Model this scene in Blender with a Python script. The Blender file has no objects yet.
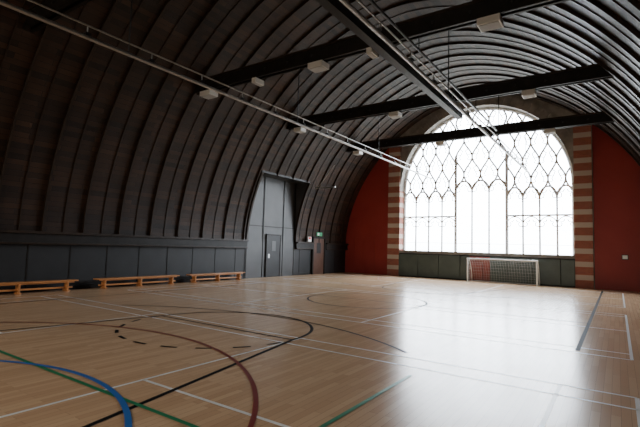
import bpy, math, random
from mathutils import Vector, Matrix
random.seed(4)
S=bpy.context.scene
COL=S.collection
# ------------------------------------------------------------------ dims (m)
CX=-6.2; HW=8.3; Z0=1.8; RISE=8.4; PEX=1.8
D=24.2; YN=-9.0; WT=0.7
XL=CX-HW; XR=CX+HW
# ------------------------------------------------------------------ materials
def mat(name,col=(.5,.5,.5),rough=.5,metal=0,spec=.5):
    m=bpy.data.materials.new(name); m.use_nodes=True
    b=m.node_tree.nodes['Principled BSDF']
    b.inputs['Base Color'].default_value=(*col,1); b.inputs['Roughness'].default_value=rough
    b.inputs['Metallic'].default_value=metal; b.inputs['Specular IOR Level'].default_value=spec
    return m
def noisy(name,c1,c2,scale=3,rough=.5,bump=0,spec=.5,stretch=(1,1,1),detail=5):
    m=mat(name,c1,rough,0,spec); nt=m.node_tree; b=nt.nodes['Principled BSDF']
    tc=nt.nodes.new('ShaderNodeTexCoord'); mp=nt.nodes.new('ShaderNodeMapping'); mp.inputs['Scale'].default_value=stretch
    n=nt.nodes.new('ShaderNodeTexNoise'); n.inputs['Scale'].default_value=scale; n.inputs['Detail'].default_value=detail
    r=nt.nodes.new('ShaderNodeValToRGB'); r.color_ramp.elements[0].color=(*c1,1); r.color_ramp.elements[1].color=(*c2,1)
    r.color_ramp.elements[0].position=.3; r.color_ramp.elements[1].position=.7
    nt.links.new(tc.outputs['Object'],mp.inputs[0]); nt.links.new(mp.outputs[0],n.inputs['Vector'])
    nt.links.new(n.outputs['Fac'],r.inputs[0]); nt.links.new(r.outputs[0],b.inputs['Base Color'])
    if bump:
        bp=nt.nodes.new('ShaderNodeBump'); bp.inputs['Strength'].default_value=bump; bp.inputs['Distance'].default_value=.02
        nt.links.new(n.outputs['Fac'],bp.inputs['Height']); nt.links.new(bp.outputs[0],b.inputs['Normal'])
    return m
M_black=noisy('black_painted_timber',(.008,.007,.006),(.017,.014,.012),4,.5,.1,.25)
M_rib=noisy('dark_rib_timber',(.015,.010,.007),(.034,.020,.012),3,.45,.1,.25)
M_dado=noisy('slate_painted_panel',(.016,.017,.018),(.025,.026,.028),1.5,.5,0,.3)
M_recess=noisy('recess_panel',(.028,.028,.029),(.048,.048,.049),1.2,.5)
M_red=noisy('red_painted_boarding',(.25,.026,.022),(.29,.033,.027),.8,.5,0,.3)
M_stone=noisy('grey_stone',(.17,.155,.14),(.30,.28,.25),2.5,.8,.3)
M_trac=noisy('tracery_stone',(.60,.60,.60),(.75,.74,.72),3,.8,.1)
M_steel=mat('galvanised_steel',(.45,.45,.44),.35,.9)
M_darksteel=mat('dark_steel',(.03,.03,.032),.4,.5)
M_white=mat('white_enamel',(.75,.75,.72),.4)
M_goal=mat('goal_white_paint',(.8,.8,.78),.35)
M_net=mat('net_cord',(.45,.46,.46),.8)
M_green=noisy('dark_green_pad',(.05,.072,.064),(.07,.095,.084),2,.5)
M_maroon=noisy('maroon_pad',(.20,.035,.025),(.25,.045,.03),2,.5)
M_door=noisy('brown_door',(.07,.03,.018),(.11,.05,.03),4,.4,0,.5,(4,4,.6))
M_bench=noisy('orange_bench_wood',(.42,.17,.055),(.60,.27,.10),3,.35,0,.5,(6,.6,6))
M_sign=mat('sign_white',(.75,.75,.75),.5); M_signr=mat('sign_red',(.6,.05,.04),.5); M_signg=mat('sign_green',(.03,.35,.15),.5)
L_white=mat('line_white',(.85,.85,.83),.3); L_black=mat('line_black',(.012,.012,.012),.6,0,.05)
L_red=mat('line_red',(.20,.022,.015),.35); L_blue=mat('line_blue',(.03,.15,.50),.35); L_green=mat('line_green',(.01,.22,.10),.35)

def brick_stripes():
    m=mat('banded_brick',(.4,.1,.05),.8); nt=m.node_tree; b=nt.nodes['Principled BSDF']
    tc=nt.nodes.new('ShaderNodeTexCoord'); sx=nt.nodes.new('ShaderNodeSeparateXYZ')
    dv=nt.nodes.new('ShaderNodeMath'); dv.operation='DIVIDE'; dv.inputs[1].default_value=.62
    fr=nt.nodes.new('ShaderNodeMath'); fr.operation='FRACT'
    gt=nt.nodes.new('ShaderNodeMath'); gt.operation='GREATER_THAN'; gt.inputs[1].default_value=.6
    mx=nt.nodes.new('ShaderNodeMix'); mx.data_type='RGBA'
    bt=nt.nodes.new('ShaderNodeTexBrick'); bt.inputs['Scale'].default_value=4.5
    bt.inputs['Color1'].default_value=(.26,.06,.035,1); bt.inputs['Color2'].default_value=(.34,.09,.05,1); bt.inputs['Mortar'].default_value=(.25,.2,.17,1)
    bt.inputs['Mortar Size'].default_value=.02
    mp=nt.nodes.new('ShaderNodeMapping'); mp.inputs['Rotation'].default_value=(math.radians(90),0,0)
    L=nt.links.new
    L(tc.outputs['Object'],sx.inputs[0]); L(sx.outputs['Z'],dv.inputs[0]); L(dv.outputs[0],fr.inputs[0]); L(fr.outputs[0],gt.inputs[0])
    L(tc.outputs['Object'],mp.inputs[0]); L(mp.outputs[0],bt.inputs['Vector'])
    L(gt.outputs[0],mx.inputs['Factor']); L(bt.outputs['Color'],mx.inputs['A']); mx.inputs['B'].default_value=(.44,.37,.31,1)
    L(mx.outputs['Result'],b.inputs['Base Color'])
    return m
M_band=brick_stripes()

def floor_mat():
    m=mat('maple_sports_floor',(.5,.33,.18),.3,0,.45); nt=m.node_tree; b=nt.nodes['Principled BSDF']; L=nt.links.new
    tc=nt.nodes.new('ShaderNodeTexCoord'); mp=nt.nodes.new('ShaderNodeMapping'); mp.inputs['Rotation'].default_value=(0,0,math.radians(90))
    bt=nt.nodes.new('ShaderNodeTexBrick'); bt.inputs['Scale'].default_value=1
    bt.inputs['Brick Width'].default_value=.9; bt.inputs['Row Height'].default_value=.085; bt.inputs['Mortar Size'].default_value=.0015
    bt.inputs['Color1'].default_value=(.56,.36,.21,1); bt.inputs['Color2'].default_value=(.68,.465,.285,1); bt.inputs['Mortar'].default_value=(.30,.19,.11,1)
    bt.offset=.37
    n=nt.nodes.new('ShaderNodeTexNoise'); n.inputs['Scale'].default_value=.4; n.inputs['Detail'].default_value=3
    r=nt.nodes.new('ShaderNodeMapRange'); r.inputs['To Min'].default_value=.92; r.inputs['To Max'].default_value=1.12
    mx=nt.nodes.new('ShaderNodeVectorMath'); mx.operation='SCALE'
    L(tc.outputs['Object'],mp.inputs[0]); L(mp.outputs[0],bt.inputs['Vector']); L(tc.outputs['Object'],n.inputs['Vector'])
    L(n.outputs['Fac'],r.inputs['Value']); L(bt.outputs['Color'],mx.inputs[0]); L(r.outputs[0],mx.inputs['Scale'])
    L(mx.outputs[0],b.inputs['Base Color'])
    n2=nt.nodes.new('ShaderNodeTexNoise'); n2.inputs['Scale'].default_value=1.5; n2.inputs['Detail'].default_value=4
    r2=nt.nodes.new('ShaderNodeMapRange'); r2.inputs['To Min'].default_value=.19; r2.inputs['To Max'].default_value=.27
    L(tc.outputs['Object'],n2.inputs['Vector']); L(n2.outputs['Fac'],r2.inputs['Value']); L(r2.outputs[0],b.inputs['Roughness'])
    return m
M_floor=floor_mat()

def vault_mat():
    m=mat('dark_vault_boarding',(.03,.02,.015),.5,0,.25); nt=m.node_tree; b=nt.nodes['Principled BSDF']; L=nt.links.new
    uv=nt.nodes.new('ShaderNodeUVMap'); uv.uv_map='UVMap'
    bt=nt.nodes.new('ShaderNodeTexBrick'); bt.inputs['Scale'].default_value=1
    bt.inputs['Brick Width'].default_value=1.8; bt.inputs['Row Height'].default_value=.16; bt.inputs['Mortar Size'].default_value=.006
    bt.inputs['Color1'].default_value=(.014,.009,.007,1); bt.inputs['Color2'].default_value=(.046,.023,.013,1); bt.inputs['Mortar'].default_value=(.003,.003,.003,1)
    n=nt.nodes.new('ShaderNodeTexNoise'); n.inputs['Scale'].default_value=.9; n.inputs['Detail'].default_value=5
    r=nt.nodes.new('ShaderNodeMapRange'); r.inputs['To Min'].default_value=.5; r.inputs['To Max'].default_value=1.5
    mx=nt.nodes.new('ShaderNodeVectorMath'); mx.operation='SCALE'
    bp=nt.nodes.new('ShaderNodeBump'); bp.inputs['Strength'].default_value=.4; bp.inputs['Distance'].default_value=.02; bp.invert=True
    L(uv.outputs[0],bt.inputs['Vector']); L(uv.outputs[0],n.inputs['Vector']); L(n.outputs['Fac'],r.inputs['Value'])
    L(bt.outputs['Color'],mx.inputs[0]); L(r.outputs[0],mx.inputs['Scale']); L(mx.outputs[0],b.inputs['Base Color'])
    L(bt.outputs['Fac'],bp.inputs['Height']); L(bp.outputs[0],b.inputs['Normal'])
    return m
M_vault=vault_mat()

def glass_mat():
    m=bpy.data.materials.new('thin_clear_glass'); m.use_nodes=True; nt=m.node_tree; nt.nodes.clear()
    o=nt.nodes.new('ShaderNodeOutputMaterial'); t=nt.nodes.new('ShaderNodeBsdfTransparent'); t.inputs[0].default_value=(.96,.98,1,1)
    g=nt.nodes.new('ShaderNodeBsdfGlossy'); g.inputs['Roughness'].default_value=.05
    x=nt.nodes.new('ShaderNodeMixShader'); x.inputs[0].default_value=.04
    nt.links.new(t.outputs[0],x.inputs[1]); nt.links.new(g.outputs[0],x.inputs[2]); nt.links.new(x.outputs[0],o.inputs[0])
    return m
M_glass=glass_mat()
# ------------------------------------------------------------------ builders
class MB:
    def __init__(s): s.v=[]; s.f=[]; s.mi=[]; s.mats=[]
    def m(s,mt):
        if mt not in s.mats: s.mats.append(mt)
        return s.mats.index(mt)
    def poly(s,pts,mt):
        i=len(s.v); s.v+= [tuple(p) for p in pts]; s.f.append(tuple(range(i,i+len(pts)))); s.mi.append(s.m(mt))
    def box(s,x0,x1,y0,y1,z0,z1,mt):
        i=len(s.v); s.v+=[(x0,y0,z0),(x1,y0,z0),(x1,y1,z0),(x0,y1,z0),(x0,y0,z1),(x1,y0,z1),(x1,y1,z1),(x0,y1,z1)]
        for q in ((0,3,2,1),(4,5,6,7),(0,1,5,4),(1,2,6,5),(2,3,7,6),(3,0,4,7)):
            s.f.append(tuple(i+k for k in q)); s.mi.append(s.m(mt))
    def tube(s,a,b,r,mt,n=10):
        a=Vector(a); b=Vector(b); d=(b-a).normalized()
        u=d.orthogonal().normalized(); w=d.cross(u); i=len(s.v)
        for p in (a,b):
            for k in range(n):
                t=2*math.pi*k/n; s.v.append(tuple(p+u*math.cos(t)*r+w*math.sin(t)*r))
        for k in range(n):
            s.f.append((i+k,i+(k+1)%n,i+n+(k+1)%n,i+n+k)); s.mi.append(s.m(mt))
        s.f.append(tuple(i+k for k in range(n))[::-1]); s.mi.append(s.m(mt))
        s.f.append(tuple(i+n+k for k in range(n))); s.mi.append(s.m(mt))
    def sweep(s,pts,half,depthvec,mt):
        i=len(s.v); n=len(pts)
        for p,dv in zip(pts,depthvec):
            p=Vector(p)
            s.v+=[tuple(p-half),tuple(p+half),tuple(p+half+dv),tuple(p-half+dv)]
        for k in range(n-1):
            a=i+4*k; c=a+4
            for q in range(4):
                s.f.append((a+q,a+(q+1)%4,c+(q+1)%4,c+q)); s.mi.append(s.m(mt))
        s.f.append((i,i+3,i+2,i+1)); s.mi.append(s.m(mt)); e=i+4*(n-1)
        s.f.append((e,e+1,e+2,e+3)); s.mi.append(s.m(mt))
    def obj(s,name,parent=None,bevel=0,smooth=False):
        me=bpy.data.meshes.new(name); me.from_pydata(s.v,[],s.f); 
        for mt in s.mats: me.materials.append(mt)
        for p,k in zip(me.polygons,s.mi): p.material_index=k; p.use_smooth=smooth
        me.update(); o=bpy.data.objects.new(name,me); COL.objects.link(o)
        if parent: o.parent=parent
        if bevel:
            b=o.modifiers.new('b','BEVEL'); b.width=bevel; b.segments=2; b.limit_method='ANGLE'
        return o
def empty(name,loc=(0,0,0)):
    o=bpy.data.objects.new(name,None); COL.objects.link(o); o.location=loc; return o
def curves(name,splines,r,mt,parent=None,res=3):
    c=bpy.data.curves.new(name,'CURVE'); c.dimensions='3D'; c.bevel_depth=r; c.bevel_resolution=res
    for sp in splines:
        if len(sp)<2: continue
        k=c.splines.new('POLY'); k.points.add(len(sp)-1)
        for p,q in zip(k.points,sp): p.co=(*q,1)
    c.materials.append(mt); o=bpy.data.objects.new(name,c); COL.objects.link(o)
    if parent: o.parent=parent
    return o
# ------------------------------------------------------------------ vault profile
NT=64
def prof(t):
    c=math.cos(math.pi-t); s_=math.sin(t)
    return CX+HW*math.copysign(abs(c)**(2/PEX),c), Z0+RISE*max(s_,0)**(2/PEX)
TP=[prof(math.pi*k/NT) for k in range(NT+1)]
def prof_z(x):
    q=min(1,abs(x-CX)/HW); return Z0+RISE*(1-q**PEX)**(1/PEX)
def prof_dx(z):
    q=min(1,max(0,(z-Z0)/RISE)); return HW*(1-q**PEX)**(1/PEX)
RY0,RY1,RZ=15.0,18.8,5.0
pl=[p for p in TP]
kR=next(k for k,p in enumerate(pl) if p[1]>RZ)
pl.insert(kR,(CX-prof_dx(RZ),RZ))
arc=[0]
for a,b in zip(pl,pl[1:]): arc.append(arc[-1]+math.hypot(b[0]-a[0],b[1]-a[1]))
ys=[YN-.05,RY0,RY1,D+.02]
mb=MB(); uvs=[]
for j in range(3):
    y0,y1=ys[j],ys[j+1]
    for k in range(len(pl)-1):
        if j==1 and k<kR: continue
        (xa,za),(xb,zb)=pl[k],pl[k+1]
        mb.poly([(xa,y0,za),(xa,y1,za),(xb,y1,zb),(xb,y0,zb)],M_vault)
        uvs+=[(y0,arc[k]),(y1,arc[k]),(y1,arc[k+1]),(y0,arc[k+1])]
vo=mb.obj('ceiling',smooth=False)
ul=vo.data.uv_layers.new(name='UVMap')
for i,u in enumerate(uvs): ul.data[i].uv=u
mb=MB()
def rib(y,w,dp):
    rec= RY0-.02<y<RY1+.02
    pts=[];dv=[]
    for k,(x,z) in enumerate(pl):
        if rec and k<kR: continue
        k0,k1=max(k-1,0),min(k+1,len(pl)-1)
        tx=pl[k1][0]-pl[k0][0]; tz=pl[k1][1]-pl[k0][1]; l=math.hypot(tx,tz)
        nx,nz=tz/l,-tx/l
        pts.append((x,y,z)); dv.append(Vector((nx,0,nz))*dp)
    mb.sweep(pts,Vector((0,w,0)),dv,M_rib)
y=YN+.3; i=0
while y<D-.1:
    rib(y, .015 if i%2 else .028, .025 if i%2 else .08)
    y+=.62; i+=1
mb.obj('trim_ribs')
mb=MB()
for yy in (RY0,RY1):
    for k in range(kR):
        (xa,za),(xb,zb)=pl[k],pl[k+1]
        mb.poly([(XL,yy,za),(xa,yy,za),(xb,yy,zb),(XL,yy,zb)],M_recess)
mb.poly([(XL,RY0,RZ),(pl[kR][0],RY0,RZ),(pl[kR][0],RY1,RZ),(XL,RY1,RZ)],M_recess)
mb.box(XL-.1,XL,RY0,RY1,Z0,RZ,M_recess)
mb.box(XL,XL+.02,RY0,RY1,0,Z0,M_recess)
for yy in (RY0+.05,16.2,17.75,RY1-.1): mb.box(XL+.02,XL+.04,yy,yy+.04,0.0,RZ,M_black)
mb.box(XL+.02,XL+.04,RY0,RY1,2.5,2.54,M_black)
for yy in (RY0,RY1):
    pts=[];dv=[]
    for k in range(kR+1):
        x,z=pl[k]; k0,k1=max(k-1,0),k+1
        tx=pl[k1][0]-pl[k0][0]; tz=pl[k1][1]-pl[k0][1]; l=math.hypot(tx,tz)
        pts.append((x,yy,z)); dv.append(Vector((tz/l,0,-tx/l))*.13)
    mb.sweep(pts,Vector((0,.05,0)),dv,M_rib)
xh=pl[kR][0]; mb.box(xh-.05,xh+.06,RY0,RY1,RZ-.03,RZ+.07,M_black)
mb.obj('trim_recess')
# ------------------------------------------------------------------ side walls
def side(sx,name):
    mb=MB(); xw=XL if sx<0 else XR; s_=1 if sx<0 else -1
    a,b=sorted((xw-s_*.25,xw)); mb.box(a,b,YN,D,0,Z0,M_dado)
    y=YN+.2
    while y<D-.2:
        if not(sx<0 and (RY0-.1<y<RY1+.1 or 20.3<y<21.8)):
            a,b=sorted((xw,xw+s_*.012)); mb.box(a,b,y,y+.03,0,1.45,M_black)
        y+=1.22
    mb.obj(name)
side(-1,'wall_left'); side(1,'wall_right')
mb=MB()
for (a,b) in ((YN,RY0),(RY1,20.38),(21.72,D)):
    mb.box(XL,XL+.16,a,b,1.45,1.78,M_black); mb.box(XL,XL+.24,a,b,1.74,1.82,M_rib); mb.box(XL,XL+.20,a,b,1.42,1.48,M_rib)
mb.obj('trim_left',bevel=.01)
mb=MB(); mb.box(XR-.16,XR,YN,D,1.45,1.78,M_black); mb.box(XR-.24,XR,YN,D,1.74,1.82,M_rib); mb.obj('trim_right',bevel=.01)
mb=MB(); mb.box(XL,XL+.03,YN,RY0,0,.12,M_black); mb.box(XL,XL+.03,RY1,20.3,0,.12,M_black); mb.obj('baseboard_left')
mb=MB(); mb.box(XR-.03,XR,YN,D,0,.12,M_black); mb.obj('baseboard_right')
mb=MB(); mb.box(XL-.25,XR+.25,YN-WT,D+WT,-.2,0,M_floor); mb.obj('floor')
# ------------------------------------------------------------------ end walls
OW=4.52; SILL=1.5; SPR=5.05
def arch_z(x):
    q=min(1,abs(x-CX)/OW); return SPR+OW*math.sqrt(max(0,1-q*q))
def endwall(y,sgn,name):
    xs=[CX-HW-.25+ (2*HW+.5)*k/80 for k in range(81)]
    xs+= [CX-OW,CX+OW,CX-5.3,CX+5.3]
    xs+= [CX+OW*math.cos(math.pi*k/40) for k in range(41)]
    xs=sorted(set(round(x,4) for x in xs))
    mb=MB()
    for a,b in zip(xs,xs[1:]):
        mid=(a+b)/2
        ta=prof_z(a)+.25; tb=prof_z(b)+.25
        red=abs(mid-CX)>5.25
        if abs(mid-CX)<OW-1e-4:
            mb.poly([(a,y,0),(b,y,0),(b,y,SILL),(a,y,SILL)],M_dado)
            mb.poly([(a,y,arch_z(a)),(b,y,arch_z(b)),(b,y,tb),(a,y,ta)],M_stone)
        else:
            mt=M_red if red else M_stone
            mb.poly([(a,y,0),(b,y,0),(b,y,SILL),(a,y,SILL)],mt)
            mb.poly([(a,y,SILL),(b,y,SILL),(b,y,SPR),(a,y,SPR)],mt)
            mb.poly([(a,y,SPR),(b,y,SPR),(b,y,max(tb,SPR)),(a,y,max(ta,SPR))],mt)
    N=40; yo=y+sgn*WT
    pts=[(CX-OW,SILL),(CX-OW,SPR)]+[(CX-OW*math.cos(math.pi*k/N),SPR+OW*math.sin(math.pi*k/N)) for k in range(1,N)]+[(CX+OW,SPR),(CX+OW,SILL)]
    for (xa,za),(xb,zb) in zip(pts,pts[1:]):
        mb.poly([(xa,y,za),(xb,y,zb),(xb,yo,zb),(xa,yo,za)],M_stone)
    for a,b in zip(xs,xs[1:]):
        mid=(a+b)/2
        if abs(mid-CX)<OW-1e-4:
            mb.poly([(a,yo,0),(b,yo,0),(b,yo,SILL),(a,yo,SILL)],M_stone)
            mb.poly([(a,yo,arch_z(a)),(b,yo,arch_z(b)),(b,yo,prof_z(b)+.25),(a,yo,prof_z(a)+.25)],M_stone)
        else:
            mb.poly([(a,yo,0),(b,yo,0),(b,yo,prof_z(b)+.25),(a,yo,prof_z(a)+.25)],M_stone)
    mb.obj(name)
    mb=MB()
    y0,y1=sorted((y-sgn*.12,yo)); mb.box(CX-OW,CX+OW,y0,y1,SILL-.14,SILL+.02,M_stone)
    n=44
    for k in range(n):
        t0=math.pi*k/n; t1=math.pi*(k+.96)/n
        P=[]
        for t,r in ((t0,OW),(t1,OW),(t1,OW+.5),(t0,OW+.5)):
            P.append((CX+r*math.cos(t),SPR+r*math.sin(t)))
        yf=y-sgn*.08
        i=[(p[0],yf,p[1]) for p in P]; j=[(p[0],y,p[1]) for p in P]
        mb.poly(i,M_stone)
        for q in range(4): mb.poly([i[q],i[(q+1)%4],j[(q+1)%4],j[q]],M_stone)
    mb.obj(name.replace('wall','trim'))
    for sg in (-1,1):
        mb=MB()
        a,b=sorted((CX+sg*OW,CX+sg*(OW+.74))); y0,y1=sorted((y-sgn*.16,y))
        mb.box(a,b,y0,y1,0,prof_z(CX+OW+.6)-.1,M_band)
        a,b=sorted((CX+sg*(OW-.02),CX+sg*OW)); y0,y1=sorted((y-sgn*.16,yo-sgn*.2))
        mb.box(a,b,y0,y1,SILL+.02,SPR,M_band)
        mb.obj('trim_brick_pier')
endwall(D,1,'wall_far'); endwall(YN,-1,'wall_near')
# ------------------------------------------------------------------ windows
def window(y,name):
    e=empty(name,(0,0,0))
    def inside(x,z,m=0.0):
        dx=abs(x-CX)
        if z<=SPR: return dx<OW-m
        return dx*dx+(z-SPR)**2<(OW-m)**2
    N=48
    ring=[(CX-OW+.04,y,SILL),(CX-OW+.04,y,SPR)]+[(CX-(OW-.04)*math.cos(math.pi*k/N),y,SPR+(OW-.04)*math.sin(math.pi*k/N)) for k in range(1,N)]+[(CX+OW-.04,y,SPR),(CX+OW-.04,y,SILL)]
    curves('outer_frame',[ring],.11,M_trac,e)
    A=1.36
    bays=[(-OW,-A,4),(-A,A,3),(A,OW,4)]
    majors=[]; minors=[]; cusps=[]
    def clip(path,m=.03):
        out=[];cur=[]
        for p in path:
            if inside(p[0],p[2],m): cur.append(p)
            else:
                if len(cur)>1: out.append(cur)
                cur=[]
        if len(cur)>1: out.append(cur)
        return out
    for xm in (-A,A):
        majors+=clip([(CX+xm,y,SILL+k*.1) for k in range(56)])
    for (a,b,n) in bays:
        w=(b-a)/n; ctr= n==3
        zt=5.5 if ctr else 5.0
        for k in range(1,n):
            minors+=clip([(CX+a+k*w,y,SILL+q*.1) for q in range(int((zt-.5-SILL)/.1)+1)])
        def heads(zh,zb,src):
            for k in range(n):
                xl=CX+a+k*w; xr=xl+w
                for sg,x0 in ((1,xl),(-1,xr)):
                    pt=[]
                    for q in range(11):
                        t=q/10*math.pi/2
                        pt.append((x0+sg*(w/2)*(1-math.cos(t)),y,zb+(zh-zb)*math.sin(t)**.9))
                    src.extend(clip(pt))
                    h=zh-zb
                    cusps.extend(clip([(x0+sg*.03,y,zb-.02),(x0+sg*w*.24,y,zb+.05*h),(x0+sg*w*.27,y,zb+.3*h),(x0+sg*w*.17,y,zb+.45*h),(x0+sg*w*.36,y,zb+.5*h),(x0+sg*w*.42,y,zb+.7*h)]))
        heads(zt,zt-.6,minors)
        if not ctr:
            heads(3.45,2.95,cusps)
            minors+=clip([(CX+a+(b-a)*q/20,y,3.52) for q in range(21)])
        # reticulated ogee net above the light heads
        P=1.0; zs=zt-.62
        for k in range(0,n+1):
            for sg in (-1,1):
                path=[]
                for q in range(0,170):
                    z=zs+q*.04
                    f=((z-zs)/P)%2; f= f if f<1 else 2-f
                    s_=.5-.5*math.cos(math.pi*f)
                    x=a+k*w+sg*(w/2)*s_
                    if x<a-1e-3 or x>b+1e-3:
                        if len(path)>1: minors+=clip(path)
                        path=[]; continue
                    if q>0: path.append((CX+x,y,z))
                minors+=clip(path)
        for row in range(1,8):
            zc=zs+P*row
            for k in range(0,n+1):
                xc=a+(k if row%2 else k+.5)*w
                if xc<a+.05 or xc>b-.05 or not inside(CX+xc,zc,.45): continue
                for sg in (-1,1):
                    cusps.append([(CX+xc+sg*w*.47,y,zc+.18),(CX+xc+sg*w*.20,y,zc+.12),(CX+xc+sg*w*.28,y,zc),(CX+xc+sg*w*.20,y,zc-.12),(CX+xc+sg*w*.47,y,zc-.18)])
                    cusps.append([(CX+xc+sg*w*.26,y,zc+.48),(CX+xc+sg*w*.08,y,zc+.36),(CX+xc+sg*w*.20,y,zc+.12)])
    curves('major_mullions',majors,.085,M_trac,e)
    curves('tracery_bars',minors,.05,M_trac,e)
    curves('tracery_cusps',cusps,.026,M_trac,e,2)
    bars=[]
    for q in range(4):
        z=SILL+.5+q*.75
        bars.append([(CX-OW,y+.03,z),(CX+OW,y+.03,z)])
    curves('saddle_bars',bars,.009,M_darksteel,e,1)
    mb=MB(); mb.poly([(p[0],y+.05,p[2]) for p in ring],M_glass); mb.obj('glass_pane',e)
window(D+.5,'window_1'); window(YN-.5,'added_rear_window')  # second window is added, unseen behind the camera, to light the near floor
# ------------------------------------------------------------------ tie beams
def tie(y):
    z=6.9; dx=prof_dx(z)+.1
    mb=MB()
    mb.box(CX-dx,CX+dx,y-.13,y-.05,z,z+.40,M_black); mb.box(CX-dx,CX+dx,y+.05,y+.13,z,z+.40,M_black)
    mb.box(CX-dx,CX+dx,y-.05,y+.05,z+.08,z+.34,M_black)
    mb.box(CX-dx,CX+dx,y-.17,y+.17,z+.38,z+.44,M_rib)
    k=-dx+.8
    while k<dx-.3:
        mb.tube((CX+k,y-.16,z+.2),(CX+k,y+.16,z+.2),.035,M_darksteel,8); k+=.9
    mb.obj('tie_beam',bevel=.008)
for y in (-6.0,-.7,4.6,10.0,15.3,20.6): tie(y)
def light(x,y,z,w=.42):
    mb=MB(); 
    mb.box(x-w/2,x+w/2,y-.2,y+.2,z-.19,z-.03,M_white)
    mb.box(x-w/2+.03,x+w/2-.03,y-.17,y+.17,z-.21,z-.19,M_net)
    mb.box(x-.05,x+.05,y-.05,y+.05,z-.03,z,M_darksteel)
    mb.obj('ceiling_light',bevel=.015)
for y in (10.0,15.3,20.6,-.7):
    for x in (-11.7,-7.05,-2.3): light(x,y,6.9, .5 if y==10 else .4)
for x in (-9.4,-5.3): light(x,10.0,6.9,.18)
# ------------------------------------------------------------------ spine beam & tracks
mb=MB()
mb.box(-5.02,-4.97,YN,16.5,6.66,6.9,M_black); mb.box(-4.87,-4.82,YN,16.5,6.66,6.9,M_black)
mb.box(-5.03,-4.81,YN,16.5,6.63,6.67,M_black)
y=YN+.5
while y<16.5: mb.box(-4.97,-4.87,y,y+.06,6.7,6.86,M_black); y+=.8
mb.obj('spine_beam')
def track(x,z,y1,name='net_track_rail'):
    mb=MB()
    mb.tube((x,YN+.02,z),(x,y1,z),.04,M_steel); mb.tube((x,YN+.02,z+.22),(x,y1-.6,z+.22),.018,M_steel)
    y=-6.6
    while y<y1-.6:
        mb.tube((x,y,z),(x,y,z+.22),.012,M_steel,6); mb.box(x-.05,x+.05,y-.05,y+.05,z+.03,z+.08,M_darksteel); y+=1.3
    for yb in (-6.0,-.7,4.6,10.0,15.3,20.6):
        if yb<y1: mb.tube((x,yb,z),(x,yb,6.9),.014,M_darksteel,6)
    mb.obj(name)
track(-7.75,5.2,21.3); track(-3.25,5.2,21.4)
mb=MB(); mb.tube((-4.0,YN+.02,6.55),(-4.0,18.5,6.55),.035,M_darksteel)
for yb in (-6.0,-.7,4.6,10.0,15.3): mb.tube((-4.0,yb,6.55),(-4.0,yb,6.9),.014,M_darksteel,6)
mb.obj('conduit_pipe')
# ------------------------------------------------------------------ benches
def bench(y0,y1,x=-14.15):
    mb=MB(); h=.34
    mb.box(x-.13,x+.13,y0,y1,h-.04,h,M_bench)
    mb.box(x-.03,x+.03,y0+.12,y1-.12,.09,.14,M_bench)
    for t in (y0+.3,(y0+y1)/2,y1-.3):
        mb.box(x-.11,x+.11,t-.025,t+.025,.04,h-.04,M_bench)
        mb.box(x-.16,x+.16,t-.035,t+.035,0,.045,M_bench)
    mb.box(x+.07,x+.09,y0+.1,y1-.1,h-.08,h-.04,M_bench)
    mb.obj('gym_bench',bevel=.006)
bench(3.9,7.15); bench(7.75,11.0); bench(11.5,14.6)
# ------------------------------------------------------------------ doors
XR_=XL+.025
mb=MB()
a=16.5
mb.box(XR_,XR_+.04,a,a+1.0,0.01,2.08,M_dado); mb.box(XR_+.04,XR_+.05,a+.35,a+.65,1.3,1.8,M_recess)
mb.box(XR_+.04,XR_+.05,a+.1,a+.2,.95,1.15,M_steel)
mb.box(XR_,XR_+.06,a-.07,a,0,2.15,M_black); mb.box(XR_,XR_+.06,a+1.0,a+1.07,0,2.15,M_black); mb.box(XR_,XR_+.06,a-.07,a+1.07,2.08,2.15,M_black)
mb.obj('door_1',bevel=.005)
mb=MB()
mb.box(XL+.01,XL+.07,20.5,21.6,0.01,2.05,M_door); mb.box(XL+.07,XL+.08,20.85,21.25,1.2,1.8,M_dado)
mb.box(XL+.01,XL+.12,20.4,20.5,0,2.15,M_black); mb.box(XL+.01,XL+.12,21.6,21.7,0,2.15,M_black); mb.box(XL+.01,XL+.12,20.4,21.7,2.05,2.15,M_black)
mb.obj('door_2',bevel=.005)
mb=MB(); mb.box(XL+.10,XL+.12,20.75,21.3,2.2,2.42,M_signg); mb.box(XL+.12,XL+.125,20.83,20.98,2.24,2.38,M_sign); mb.obj('exit_sign')
mb=MB(); mb.box(XL+.25,XL+.27,19.7,20.0,1.85,2.12,M_sign); mb.box(XL+.27,XL+.275,19.74,19.96,1.98,2.1,M_signr); mb.obj('fire_notice')
mb=MB(); mb.tube((XL+1.0,19.2,4.75),(XL+2.3,19.2,4.75),.035,M_steel); mb.tube((XL+1.0,19.2,4.75),(XL+1.0,19.2,5.1),.02,M_steel,6)
mb.tube((XL+1.15,19.2,4.75),(XL+2.2,19.2,5.9),.015,M_steel,6)
mb.obj('wall_bracket')
mb=MB(); Dm=D-.002
mb.box(-13.9,-13.84,D-.03,Dm,0,2.3,M_red); mb.box(-12.46,-12.4,D-.03,Dm,0,2.3,M_red); mb.box(-13.9,-12.4,D-.03,Dm,2.24,2.3,M_red)
mb.box(-13.83,-13.16,D-.02,Dm,.01,2.22,M_red); mb.box(-13.14,-12.47,D-.02,Dm,.01,2.22,M_red)
mb.obj('door_3')
mb=MB(); mb.box(.15,.4,D-.10,Dm,1.4,1.62,M_darksteel); mb.box(.18,.37,D-.11,D-.10,1.43,1.59,M_sign); mb.obj('wall_control_box')
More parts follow.
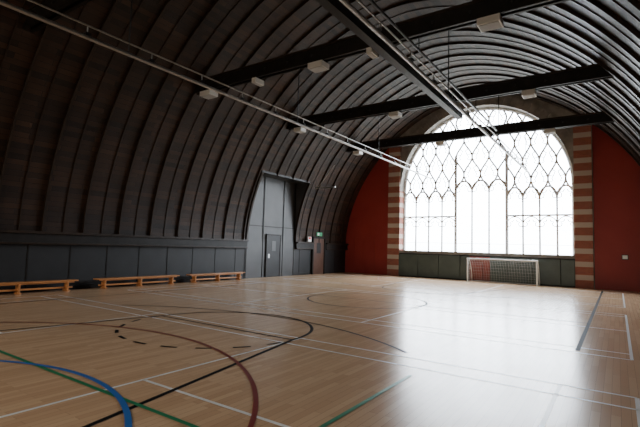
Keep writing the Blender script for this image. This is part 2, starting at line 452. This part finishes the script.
# ------------------------------------------------------------------ pads below window
mb=MB(); x=CX-OW; n=0
while x<CX+OW-.1:
    xe=min(x+1.205,CX+OW)
    if n==3:
        mb.box(x+.012,x+.5,D-.20,D-.12,.06,1.3,M_green); mb.box(x+.512,xe-.012,D-.20,D-.12,.06,1.3,M_maroon)
    elif n==4:
        mb.box(x+.012,x+.35,D-.20,D-.12,.06,1.3,M_maroon); mb.box(x+.362,xe-.012,D-.20,D-.12,.06,1.3,M_green)
    else: mb.box(x+.012,xe-.012,D-.20,D-.12,.06,1.3,M_green)
    x+=1.205; n+=1
mb.box(CX-OW+.01,CX+OW-.01,D-.12,D-.002,0,1.34,M_black)
mb.obj('wall_crash_pads',bevel=.012)
# ------------------------------------------------------------------ goal
g=empty('goal_frame',(-4.8,23.0,0))
W=1.62; H=1.2
mb=MB(); r=.035
mb.tube((-W,0,0),(-W,0,H),r,M_goal); mb.tube((W,0,0),(W,0,H),r,M_goal); mb.tube((-W-r,0,H),(W+r,0,H),r,M_goal); mb.obj('posts',g)
back=[]
for sx in (-W,W): back.append([(sx,0,H),(sx,.3,H),(sx,.55,H*.75),(sx,.8,.4),(sx,.85,.03),(sx,0,.03)])
back.append([(-W,.85,.03),(W,.85,.03)]); back.append([(-W,.3,H),(W,.3,H)])
curves('rear_frame',back,.018,M_goal,g)
net=[]; pr=[(0.3,H),(.55,H*.75),(.8,.4),(.85,.03)]
k=-W
while k<=W+.01: net.append([(k,0,H)]+[(k,a,b) for a,b in pr]); k+=.125
for (a,b),(c,d_) in zip([(0,H)]+pr,pr):
    for t in (0,.33,.66): net.append([(-W,a+(c-a)*t,b+(d_-b)*t),(W,a+(c-a)*t,b+(d_-b)*t)])
for sx in (-W,W):
    for q in range(1,9):
        z=H*q/9; yb=.85-.55*max(0,(z-.03))/H
        net.append([(sx,0,z),(sx,yb,z)])
    for q in range(1,7):
        yy=.85*q/7; zt=H if yy<.3 else H-(yy-.3)/.55*(H-.05); net.append([(sx,yy,0.02),(sx,yy,zt)])
curves('net',net,.004,M_net,g,1)
# ------------------------------------------------------------------ court markings
class LN(MB):
    z=.003
    def seg(s,x0,y0,x1,y1,w,mt):
        a=Vector((x0,y0,0));b=Vector((x1,y1,0));d=(b-a).normalized();n=Vector((-d.y,d.x,0))*w/2; z=Vector((0,0,s.z))
        s.poly([a-n+z,b-n+z,b+n+z,a+n+z],mt)
    def arc(s,cx,cy,r,a0,a1,w,mt,dash=None):
        n=max(8,int(abs(a1-a0)/3))
        for k in range(n):
            if dash and (k%dash[0])>=dash[1]: continue
            t0=math.radians(a0+(a1-a0)*k/n);t1=math.radians(a0+(a1-a0)*(k+1)/n)
            ri,ro=r-w/2,r+w/2
            s.poly([(cx+ri*math.cos(t0),cy+ri*math.sin(t0),s.z),(cx+ro*math.cos(t0),cy+ro*math.sin(t0),s.z),(cx+ro*math.cos(t1),cy+ro*math.sin(t1),s.z),(cx+ri*math.cos(t1),cy+ri*math.sin(t1),s.z)],mt)
l=LN(); l.z=.002
BC=-6.55
for y0 in (.1,8.35,16.4):
    y1=y0+6.1; X0,X1=BC-6.7,BC+6.7
    for yy in (y0,y0+.46,y1-.46,y1): l.seg(X0,yy,X1,yy,.045,L_white)
    for xx in (X0,X0+.76,BC-1.98,BC+1.98,X1-.76,X1):
        if xx==X1-.76 and y0>1: continue
        l.seg(xx,y0,xx,y1,.045,L_white)
    ym=(y0+y1)/2
    l.seg(X0,ym,BC-1.98,ym,.045,L_white); l.seg(BC+1.98,ym,X1,ym,.045,L_white)
l.obj('badminton_court_lines')
l=LN(); l.z=.0035
K=-6.4
for (yb,sg) in ((.2,1),(23.0,-1)):
    l.seg(K-3,yb,K-1.8,yb+sg*5.8,.06,L_black); l.seg(K+3,yb,K+1.8,yb+sg*5.8,.06,L_black)
    l.seg(K-1.8,yb+sg*5.8,K+1.8,yb+sg*5.8,.05,L_black)
    a=(0,180) if sg>0 else (180,360)
    l.arc(K,yb+sg*5.8,1.8,a[0],a[1],.06,L_black)
    l.arc(K,yb+sg*5.8,1.8,a[1],a[1]+180,.06,L_black,(6,3))
    b=(54,128) if sg>0 else (232,306)
    l.arc(K,yb+sg*1.2,6.25,b[0],b[1],.05,L_black)
l.arc(K,12.0,1.8,0,360,.06,L_black)
l.seg(-.58,8.5,-.58,23.0,.07,L_black); l.seg(-12.3,.2,-12.3,23,.05,L_black); l.seg(-12.3,12,-.58,12,.05,L_black)
l.obj('basketball_court_lines')
l=LN(); l.z=.005
l.arc(K,.4,4.5,0,180,.05,L_red); l.arc(K,22.8,4.5,180,360,.05,L_red); l.obj('netball_court_lines')
l=LN(); l.z=.0065
l.arc(-5.2,-.3,3.1,0,360,.06,L_blue); l.obj('football_court_circle')
l=LN(); l.z=.0045
l.seg(-13.6,2.65,-2.2,2.65,.05,L_green); l.seg(-2.2,-3,-2.2,5.35,.05,L_green); l.obj('hockey_court_lines')
# ------------------------------------------------------------------ world & portals
w=bpy.data.worlds.new('overcast_sky'); S.world=w; w.use_nodes=True; nt=w.node_tree; L=nt.links.new
bg=nt.nodes['Background']; tc=nt.nodes.new('ShaderNodeTexCoord'); sp=nt.nodes.new('ShaderNodeSeparateXYZ'); r=nt.nodes.new('ShaderNodeValToRGB')
r.color_ramp.elements[0].position=.47; r.color_ramp.elements[0].color=(.25,.26,.25,1)
r.color_ramp.elements[1].position=.53; r.color_ramp.elements[1].color=(.87,.93,1,1)
ad=nt.nodes.new('ShaderNodeMath'); ad.operation='MULTIPLY_ADD'; ad.inputs[1].default_value=.5; ad.inputs[2].default_value=.5
r2=nt.nodes.new('ShaderNodeValToRGB'); ad2=nt.nodes.new('ShaderNodeMath'); ad2.operation='MULTIPLY_ADD'; ad2.inputs[1].default_value=.5; ad2.inputs[2].default_value=.5
r2.color_ramp.elements[0].position=.4; r2.color_ramp.elements[0].color=(.46,.375,.29,1)  # warm tint toward the rear, for light through the added window
r2.color_ramp.elements[1].position=.6; r2.color_ramp.elements[1].color=(1,1,1,1)
mx=nt.nodes.new('ShaderNodeMix'); mx.data_type='RGBA'; mx.blend_type='MULTIPLY'; mx.inputs['Factor'].default_value=1
L(tc.outputs['Generated'],sp.inputs[0]); L(sp.outputs['Z'],ad.inputs[0]); L(ad.outputs[0],r.inputs[0])
L(sp.outputs['Y'],ad2.inputs[0]); L(ad2.outputs[0],r2.inputs[0]); L(r.outputs[0],mx.inputs['A']); L(r2.outputs[0],mx.inputs['B']); L(mx.outputs['Result'],bg.inputs['Color'])
bg.inputs['Strength'].default_value=27
def portal(y,rx):
    ld=bpy.data.lights.new('window_portal','AREA'); ld.shape='RECTANGLE'; ld.size=2*OW; ld.size_y=8.3; ld.cycles.is_portal=True
    o=bpy.data.objects.new('window_portal',ld); COL.objects.link(o); o.location=(CX,y,SILL+4.1); o.rotation_euler=(rx,0,0)
portal(D+.68,math.radians(-90)); portal(YN-.68,math.radians(90))
# ------------------------------------------------------------------ camera
cd=bpy.data.cameras.new('camera'); cam=bpy.data.objects.new('camera',cd); COL.objects.link(cam); S.camera=cam
cd.sensor_width=36; cd.lens=435/640*36; cd.clip_start=.05
yaw=math.radians(34.4); p=math.radians(4.33); ro=.0288
F=Vector((-math.sin(yaw)*math.cos(p),math.cos(yaw)*math.cos(p),math.sin(p))); R=Vector((math.cos(yaw),math.sin(yaw),0)); U=R.cross(F)
R2=R*math.cos(ro)+U*math.sin(ro); U2=U*math.cos(ro)-R*math.sin(ro)
m=Matrix((R2,U2,-F)).transposed().to_4x4(); m.translation=Vector((0,0,1.6)); cam.matrix_world=m
